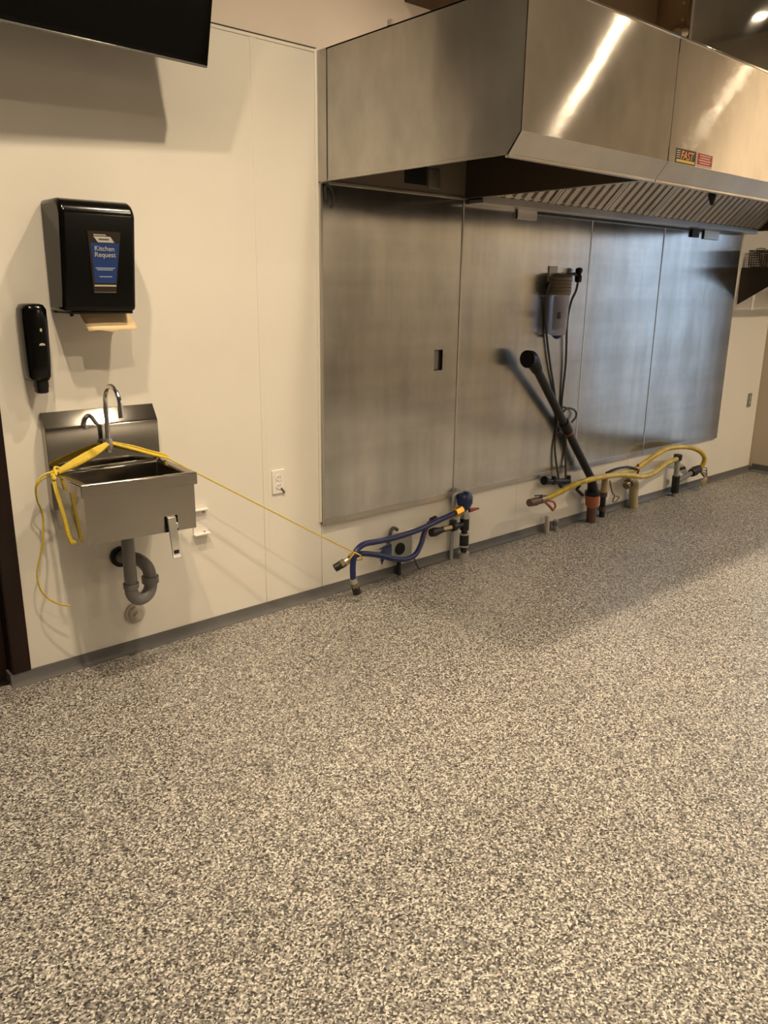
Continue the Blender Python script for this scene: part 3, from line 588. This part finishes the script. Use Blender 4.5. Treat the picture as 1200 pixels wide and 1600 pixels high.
MB().tube([(3.235, -0.074, 0.222), (3.20, -0.078, 0.223)], 0.027, 12).build('elbow', 'black_iron', gv)
MB().tube([(3.21, -0.077, 0.215), (3.21, -0.077, 0.262)], 0.022, 12).build('elbow_riser', 'black_iron', gv)
MB().tube([(3.19, -0.078, 0.223), (3.12, -0.08, 0.224)], 0.018, 6).build('brass_plug', 'oldbrass', gv)
MB().tube([(3.13, -0.08, 0.222), (3.06, -0.08, 0.222), (3.03, -0.08, 0.222)], [0.014, 0.027, 0.024], 12).build('end_cap', 'black_iron', gv)
MB().tube([(3.320, -0.066, 0.26), (3.30, -0.075, 0.345)], 0.025, 14).build('valve_body', 'silver', gv)
MB().tube([(3.290, -0.085, 0.318), (3.310, -0.07, 0.350), (3.316, -0.062, 0.380), (3.318, -0.055, 0.402), (3.316, -0.050, 0.412)], [0.030, 0.046, 0.048, 0.036, 0.012], 20).build('blue_dome', 'blue_cap', gv)
MB().tube([(3.335, -0.085, 0.302), (3.40, -0.10, 0.306)], [0.014, 0.006], 8).build('red_handle', 'red', gv)
MB().tube([(3.290, -0.085, 0.322), (3.245, -0.093, 0.318)], 0.022, 10).build('black_adapter', 'black_iron', gv)
MB().tube([(3.256, -0.092, 0.320), (3.195, -0.10, 0.312)], 0.028, 6).build('brass_nut', 'brass', gv)
MB().tube([(3.255, -0.028, 0.0), (3.255, -0.028, 0.36), (3.265, -0.028, 0.395), (3.30, -0.028, 0.404), (3.32, -0.045, 0.404)], 0.012, 10, 3).build('grey_conduit', 'greybox', gv)
def hose_fit(parent, a, b, r=0.022):
    a, b = Vector(a), Vector(b)
    MB().tube([a, a.lerp(b, .35)], r*0.85, 12).build('ferrule', 'silver', parent); MB().tube([a.lerp(b, .3), a.lerp(b, .6)], r, 6).build('hex_nut', 'oldbrass', parent)
    MB().tube([a.lerp(b, .55), b], r*0.95, 14).build('end_cap', 'black_iron', parent); MB().tube([b, b+(b-a).normalized()*0.002], r*0.6, 12).build('bore', 'blackdoor', parent)
bh = thing('gas_hose', 'blue gas hose drooping from the brass nut to a free end near the floor', 'hose', (2.37, -0.2, 0.05), 'blue gas hoses')
up = [(3.200, -0.10, 0.313), (3.15, -0.10, 0.305), (3.058, -0.10, 0.291), (2.952, -0.11, 0.278), (2.817, -0.13, 0.274), (2.665, -0.15, 0.278), (2.540, -0.17, 0.291), (2.459, -0.18, 0.298), (2.406, -0.19, 0.285), (2.375, -0.20, 0.255), (2.366, -0.20, 0.203), (2.368, -0.20, 0.135)]
MB().tube(up, 0.0155, 14, 4).build('hose', 'blue_hose', bh)
hose_fit(bh, (2.368, -0.2, 0.140), (2.394, -0.2, 0.052))
bh2 = thing('gas_hose', 'lower blue gas hose looping below the grey junction box', 'hose', (2.85, -0.12, 0.13), 'blue gas hoses')
lo = [(3.060, -0.066, 0.285), (3.02, -0.07, 0.274), (2.986, -0.08, 0.250), (2.958, -0.09, 0.215), (2.935, -0.10, 0.182), (2.876, -0.12, 0.139), (2.798, -0.13, 0.129), (2.698, -0.14, 0.155), (2.590, -0.15, 0.200), (2.497, -0.155, 0.231), (2.437, -0.155, 0.240), (2.370, -0.15, 0.219)]
MB().tube(lo, 0.0145, 14, 4).build('hose', 'blue_hose', bh2)
hose_fit(bh2, (2.380, -0.152, 0.223), (2.306, -0.13, 0.188))
MB().tube([(3.05, -0.064, 0.283), (3.085, -0.06, 0.288)], 0.022, 10).build('quick_coupler', 'black_iron', bh2)
jb = thing('junction_box', 'grey metal box with round black receptacle behind the blue hoses', 'electrical box', (2.82, -0.03, 0.15))
box('box_body', 'greybox', 2.755, 2.905, -0.058, -0.0045, 0.100, 0.240, jb, 0.003)
box('side_plate', 'plate_white', 2.91, 2.97, -0.010, -0.0045, 0.165, 0.245, jb, 0.002)
MB().tube([(2.812, -0.0575, 0.168), (2.812, -0.066, 0.168)], 0.034, 22).build('receptacle', 'black', jb)
MB().tube([(2.835, -0.03, 0.0), (2.835, -0.03, 0.10)], 0.013, 10).build('conduit', 'black_iron', jb)
MB().tube([(2.93, -0.04, 0.10), (2.945, -0.055, 0.05), (2.965, -0.06, 0.012)], 0.005, 6).build('wire', 'hose_grey', jb)
MB().tube([(2.755, -0.03, 0.20), (2.765, -0.03, 0.255), (2.785, -0.03, 0.285), (2.815, -0.035, 0.270)], 0.010, 8, 3).build('flex_lead', 'hose_grey', jb)
mb = MB()
for k in range(9): mb.tube([(2.755, -0.05, 0.20-0.006*k), (2.70, -0.06-0.004*random.random(), 0.205-0.008*k), (2.655+0.02*random.random(), -0.07, 0.20-0.011*k)], 0.0045, 6, 2)
mb.build('frayed_cable', 'blue_cap', jb)

# ------------------------------------------------------------------ slanting drain pipe
sp = thing('drain_standpipe', 'black pipe slanting up from an orange floor coupling to an open elbow', 'pipe', (4.60, -0.085, 0))
MB().tube([(3.790, -0.12, 1.150), (4.234, -0.069, 0.704)], 0.0265, 16).build('upper_pipe', 'black_iron', sp)
MB().tube([(4.234, -0.069, 0.704), (4.535, -0.086, 0.330)], 0.0265, 16).build('lower_pipe', 'black_iron', sp)
MB().tube([(4.206, -0.072, 0.735), (4.264, -0.070, 0.668)], 0.034, 16).build('pipe_coupling', 'black', sp)
MB().tube([(4.265, -0.070, 0.667), (4.274, -0.071, 0.657)], 0.032, 16).build('red_ring', 'red', sp)
MB().tube([(3.845, -0.116, 1.092), (3.80, -0.119, 1.140), (3.77, -0.122, 1.158), (3.735, -0.125, 1.160)], [0.034, 0.042, 0.050, 0.052], 18, 2).build('elbow', 'black', sp)
MB().tube([(3.735, -0.125, 1.160), (3.729, -0.1255, 1.1605)], 0.040, 18).build('elbow_mouth', 'blackdoor', sp)
MB().tube([(4.530, -0.086, 0.336), (4.560, -0.085, 0.285), (4.572, -0.085, 0.240), (4.576, -0.085, 0.195)], [0.028, 0.032, 0.036, 0.038], 16, 2).build('lower_elbow', 'black', sp)
MB().tube([(4.576, -0.085, 0.225), (4.577, -0.085, 0.195)], 0.052, 18).build('black_collar', 'black', sp)
MB().tube([(4.577, -0.085, 0.197), (4.582, -0.085, 0.130), (4.584, -0.085, 0.110)], [0.050, 0.046, 0.036], 18).build('orange_coupling', 'orange', sp)
MB().tube([(4.584, -0.085, 0.115), (4.588, -0.085, 0.0)], 0.034, 16).build('floor_stub', 'copperbrown', sp)
MB().tube([(4.50, -0.06, 0.20), (4.44, -0.05, 0.25), (4.46, -0.06, 0.28)], 0.012, 8).build('dark_clamp', 'black_iron', sp)

# ------------------------------------------------------------------ water filter
wf = thing('water_filter', 'clear bottle water filter with brown head on the steel panels', 'water filter', (4.07, -0.08, 1.28))
CX, CY = 4.055, -0.085
box('bracket', 'plate_white', CX-0.03, CX+0.03, -0.10, -0.024, 1.632, 1.650, wf, 0.003)
box('bracket_plate', 'plate_white', CX-0.04, CX+0.04, -0.030, -0.0225, 1.60, 1.690, wf, 0.003)
MB().tube([(CX, CY, 1.645), (CX, CY, 1.640), (CX, CY, 1.625), (CX, CY, 1.53), (CX, CY, 1.522)], [0.030, 0.050, 0.066, 0.067, 0.062], 26).build('head', 'filterhead', wf, 0, 30)
for z in (1.545, 1.565, 1.585, 1.605): MB().tube([(CX, CY, z-0.003), (CX, CY, z), (CX, CY, z+0.003)], [0.066, 0.0705, 0.066], 26).build('ridge', 'filterhead', wf)
MB().tube([(CX, CY, 1.525), (CX, CY, 1.50), (CX, CY, 1.34), (CX, CY, 1.295), (CX, CY, 1.285)], [0.060, 0.0605, 0.056, 0.052, 0.036], 28).build('bottle', 'bottle', wf, 0, 50)
MB().tube([(CX, CY, 1.288), (CX, CY, 1.272), (CX, CY, 1.264)], [0.036, 0.022, 0.008], 20).build('bottle_foot', 'blue_label', wf)
MB().tube([(CX, CY, 1.515), (CX, CY, 1.32)], 0.028, 16).build('cartridge', 'white_ink', wf)
MB().tube([(CX-0.045, CY-0.043, 1.425), (CX-0.045, CY-0.043, 1.385)], 0.012, 8).build('dark_label', 'dark_ink', wf)
MB().tube([(CX+0.03, -0.075, 1.645), (CX+0.10, -0.06, 1.64), (CX+0.18, -0.055, 1.648), (CX+0.215, -0.052, 1.625)], 0.010, 10, 3).build('outlet_arm', 'black_iron', wf)
MB().tube([(4.272, -0.055, 1.600), (4.272, -0.055, 1.612), (4.272, -0.055, 1.635), (4.272, -0.055, 1.648)], [0.018, 0.022, 0.022, 0.014], 12).build('valve', 'black', wf)
MB().tube([(4.262, -0.065, 1.648), (4.268, -0.06, 1.662), (4.270, -0.058, 1.678), (4.270, -0.058, 1.686)], [0.012, 0.022, 0.022, 0.010], 12).build('valve_knob', 'black', wf)
MB().tube([(3.992, -0.085, 1.585), (3.972, -0.080, 1.600), (3.962, -0.070, 1.56), (3.985, -0.04, 1.49), (4.008, -0.034, 1.337), (4.071, -0.034, 1.122), (4.140, -0.030, 0.943), (4.190, -0.029, 0.781), (4.192, -0.029, 0.667), (4.186, -0.034, 0.551), (4.228, -0.05, 0.352)], 0.0072, 10, 4).build('supply_hose', 'hose_grey', wf)
MB().tube([(4.272, -0.055, 1.605), (4.262, -0.052, 1.548), (4.230, -0.045, 1.482), (4.209, -0.042, 1.355), (4.233, -0.036, 1.114), (4.230, -0.030, 0.914), (4.236, -0.029, 0.812), (4.290, -0.029, 0.657), (4.308, -0.036, 0.477), (4.305, -0.05, 0.345)], 0.0072, 10, 4).build('outlet_hose', 'hose_grey', wf)
MB().tube([(4.232, -0.040, 0.79), (4.262, -0.045, 0.812), (4.301, -0.045, 0.814), (4.360, -0.045, 0.792), (4.375, -0.045, 0.753), (4.331, -0.045, 0.718)], 0.0068, 10, 4).build('hose_loop', 'hose_grey', wf)
mf = thing('water_manifold', 'black valve block on the wall where the two thin grey hoses end', 'valve', (4.23, -0.05, 0.33))
MB().tube([(4.120, -0.045, 0.352), (4.345, -0.05, 0.322)], 0.018, 10).build('body', 'black_iron', mf)
MB().tube([(4.072, -0.05, 0.366), (4.13, -0.05, 0.350)], [0.030, 0.020], 10).build('knob', 'black', mf)
for x, z in ((4.175, 0.345), (4.335, 0.325)):
    MB().tube([(x, -0.05, z-0.02), (x, -0.05, z+0.035)], 0.017, 8).build('fitting', 'black_iron', mf)
MB().tube([(4.23, -0.048, 0.34), (4.26, -0.048, 0.30), (4.33, -0.05, 0.30)], 0.016, 8).build('lower_body', 'black_iron', mf)
MB().tube([(4.20, -0.045, 0.33), (4.20, -0.004, 0.33)], 0.012, 8).build('wall_stub', 'black_iron', mf)
sb = thing('pipe_stub', 'pair of short grey pipe stubs rising from the floor below the hose valves', 'pipe', (4.19, -0.05, 0))
MB().tube([(4.145, -0.045, 0.0), (4.140, -0.045, 0.115)], 0.016, 10).build('stub', 'pvc_white', sb)
MB().tube([(4.233, -0.050, 0.0), (4.230, -0.050, 0.075)], 0.017, 10).build('stub', 'greybox', sb)
MB().tube([(4.233, -0.050, 0.035), (4.233, -0.050, 0.060)], 0.023, 8).build('stub_collar', 'grey_pvc', sb)

# ------------------------------------------------------------------ yellow hoses and the iron pipes behind them
ya = thing('gas_hose', 'yellow gas hose with red-handled valve on its free left end', 'hose', (4.0, -0.14, 0.28), 'yellow gas hoses')
pa = [(3.965, -0.14, 0.276), (3.990, -0.14, 0.279), (4.097, -0.16, 0.306), (4.214, -0.18, 0.340), (4.337, -0.20, 0.357), (4.517, -0.20, 0.354), (4.700, -0.19, 0.338), (4.895, -0.18, 0.305), (5.053, -0.17, 0.271), (5.228, -0.15, 0.265), (5.395, -0.12, 0.287), (5.527, -0.10, 0.302), (5.660, -0.088, 0.308)]
MB().tube(pa, 0.0185, 14, 4).build('hose', 'yellow_hose', ya)
MB().tube([(3.985, -0.14, 0.279), (3.93, -0.14, 0.276)], 0.024, 10).build('ferrule', 'oldbrass', ya)
MB().tube([(3.94, -0.14, 0.277), (3.88, -0.14, 0.276), (3.82, -0.14, 0.277)], [0.020, 0.028, 0.024], 12).build('coupler', 'copperbrown', ya)
MB().tube([(3.90, -0.15, 0.295), (3.93, -0.155, 0.312), (3.86, -0.15, 0.318)], 0.005, 6).build('clip', 'black_iron', ya)
MB().tube([(3.955, -0.15, 0.268), (4.00, -0.155, 0.235), (4.048, -0.155, 0.195)], [0.007, 0.010, 0.011], 8).build('valve_handle', 'redbrown', ya)
MB().tube([(3.975, -0.15, 0.270), (4.045, -0.155, 0.250), (4.070, -0.155, 0.215), (4.05, -0.155, 0.195)], 0.007, 8, 3).build('valve_handle', 'redbrown', ya)
yb = thing('gas_hose', 'yellow gas hose arching over to the black fittings at its far right end', 'hose', (5.6, -0.12, 0.4), 'yellow gas hoses')
pb = [(4.68, -0.10, 0.300), (4.755, -0.10, 0.318), (4.90, -0.10, 0.312), (5.044, -0.10, 0.310), (5.177, -0.10, 0.342), (5.301, -0.12, 0.393), (5.443, -0.12, 0.419), (5.622, -0.12, 0.412), (5.814, -0.12, 0.382), (5.962, -0.12, 0.333), (6.040, -0.12, 0.273), (6.045, -0.11, 0.213), (6.012, -0.10, 0.170)]
MB().tube(pb, 0.0185, 14, 4).build('hose', 'yellow_hose', yb)
MB().tube([(4.70, -0.10, 0.335), (4.80, -0.11, 0.352), (4.95, -0.11, 0.345), (5.06, -0.12, 0.315)], 0.009, 8, 3).build('tether_cable', 'black', yb)
ir = thing('gas_pipe', 'black iron pipe standing at the wall under the right yellow hose arch', 'pipe', (5.71, -0.07, 0))
MB().tube([(5.722, -0.072, 0.0), (5.700, -0.076, 0.31)], 0.021, 12).build('riser', 'greybox', ir)
MB().tube([(5.700, -0.076, 0.295), (5.698, -0.078, 0.335)], 0.032, 12).build('top_elbow', 'black_iron', ir)
MB().tube([(5.722, -0.072, 0.03), (5.714, -0.074, 0.165)], 0.030, 12).build('tee', 'black_iron', ir)
MB().tube([(5.715, -0.074, 0.115), (5.95, -0.088, 0.165)], 0.020, 10).build('branch', 'grey_pvc', ir)
MB().tube([(5.92, -0.088, 0.160), (5.965, -0.090, 0.170), (6.03, -0.095, 0.185)], [0.032, 0.038, 0.028], 12).build('coupler', 'black_iron', ir)
MB().tube([(5.712, -0.08, 0.215), (5.78, -0.10, 0.225)], 0.012, 8).build('handle', 'black', ir)
for k in range(5):
    a = 0.03*k; MB().tube([(6.00, -0.10, 0.18), (6.07+a*0.4, -0.13, 0.19-a), (6.06+a*0.2, -0.14, 0.12-a*0.5), (5.99+a*0.3, -0.14, 0.09-a*0.4)], 0.0045, 6, 3).build('wire', 'oldbrass', ir)
i2 = thing('gas_pipe', 'dark iron pipe with hanging chain just right of the orange coupling', 'pipe', (4.76, -0.05, 0))
MB().tube([(4.762, -0.055, 0.0), (4.757, -0.055, 0.17)], 0.020, 12).build('riser', 'black_iron', i2)
MB().tube([(4.757, -0.055, 0.165), (4.753, -0.06, 0.29)], 0.022, 12).build('wrapped_top', 'tan', i2)
MB().tube([(4.762, -0.055, 0.045), (4.761, -0.055, 0.075)], 0.028, 12).build('ring', 'copperbrown', i2)
MB().tube([(4.757, -0.055, 0.15), (4.756, -0.055, 0.18)], 0.028, 12).build('ring', 'copperbrown', i2)
MB().tube([(4.80, -0.07, 0.26), (4.82, -0.075, 0.20), (4.84, -0.075, 0.165), (4.87, -0.075, 0.14), (4.86, -0.07, 0.10), (4.90, -0.07, 0.09), (4.93, -0.075, 0.12), (4.90, -0.07, 0.13)], 0.0055, 6, 3).build('chain', 'oldbrass', i2)
i3 = thing('gas_pipe', 'tan wrapped pipe stub with dark fitting under the crossing yellow hoses', 'pipe', (5.1, -0.06, 0))
MB().tube([(5.155, -0.06, 0.0), (5.135, -0.06, 0.20)], 0.034, 14).build('wrapped_riser', 'tan', i3)
MB().tube([(5.135, -0.06, 0.195), (5.08, -0.075, 0.235), (5.02, -0.085, 0.215)], [0.032, 0.034, 0.026], 12).build('elbow', 'tan', i3)
MB().tube([(5.03, -0.085, 0.220), (5.015, -0.087, 0.212)], 0.034, 12).build('dark_ring', 'copperbrown', i3)
MB().tube([(5.02, -0.085, 0.215), (4.985, -0.088, 0.195)], 0.027, 12).build('end_fitting', 'oldbrass', i3)
MB().tube([(5.10, -0.09, 0.235), (5.115, -0.10, 0.30), (5.08, -0.11, 0.345)], 0.008, 8, 2).build('clip', 'red', i3)

# ------------------------------------------------------------------ corner shelf with fryer baskets
sh = thing('wall_shelf', 'dark steel wall shelf on triangular brackets in the far right corner', 'shelf', (6.8, 0, 1.72))
SD = -0.42
for x in (6.500, 7.085): MB().prism([(-0.0045, 1.455), (-0.0045, 1.735), (SD, 1.735), (SD, 1.712)], 'x', x, x+0.006).build('bracket', 'darksteel', sh)
box('front_bar', 'darksteel', 6.50, 7.10, SD, SD+0.022, 1.712, 1.742, sh, 0.002)
box('back_bar', 'darksteel', 6.50, 7.10, -0.028, -0.006, 1.712, 1.742, sh, 0.002)
box('end_bar', 'darksteel', 6.496, 6.520, SD, -0.006, 1.712, 1.742, sh, 0.002)
for k in range(9): MB().tube([(6.56+k*0.062, SD+0.01, 1.735), (6.56+k*0.062, -0.012, 1.735)], 0.006, 6).build('cross_rod', 'darksteel', sh)
def basket(x0, x1, label):
    b = thing('fryer_basket', label, 'basket', ((x0+x1)/2, -0.22, 1.742), 'fryer baskets on the corner shelf')
    y0, y1, z0, z1 = -0.40, -0.035, 1.748, 1.868
    MB().tube([(x0, y0, z1), (x1, y0, z1), (x1, y1, z1), (x0, y1, z1), (x0, y0, z1)], 0.006, 6).build('rim', 'basket_wire', b)
    mb = MB()
    for k in range(19):
        y = y0+(y1-y0)*k/18
        mb.tube([(x0, y, z1), (x0+0.012, y, z0), (x1-0.012, y, z0), (x1, y, z1)], 0.0028, 5)
    for k in range(12):
        x = x0+(x1-x0)*k/11
        mb.tube([(x, y0, z1), (x, y0+0.012, z0), (x, y1-0.012, z0), (x, y1, z1)], 0.0028, 5)
    for z in (1.766, 1.783, 1.80, 1.817, 1.834, 1.851):
        mb.tube([(x0, y0, z), (x1, y0, z), (x1, y1, z), (x0, y1, z), (x0, y0, z)], 0.0028, 5)
    mb.build('wire_mesh', 'basket_wire', b)
    mb = MB()
    for k in range(2):
        y = y0+0.10+k*0.13; mb.tube([(x0-0.004, y, z1), (x0-0.006, y+0.02, z1+0.014), (x0-0.006, y+0.07, z1+0.014), (x0-0.004, y+0.09, z1)], 0.006, 6, 2)
    mb.build('hook', 'silver', b)
    return b
basket(6.535, 6.760, 'dark wire fryer basket on the corner shelf, nearer the steel panels')
basket(6.800, 7.040, 'dark wire fryer basket on the corner shelf, against the corner')
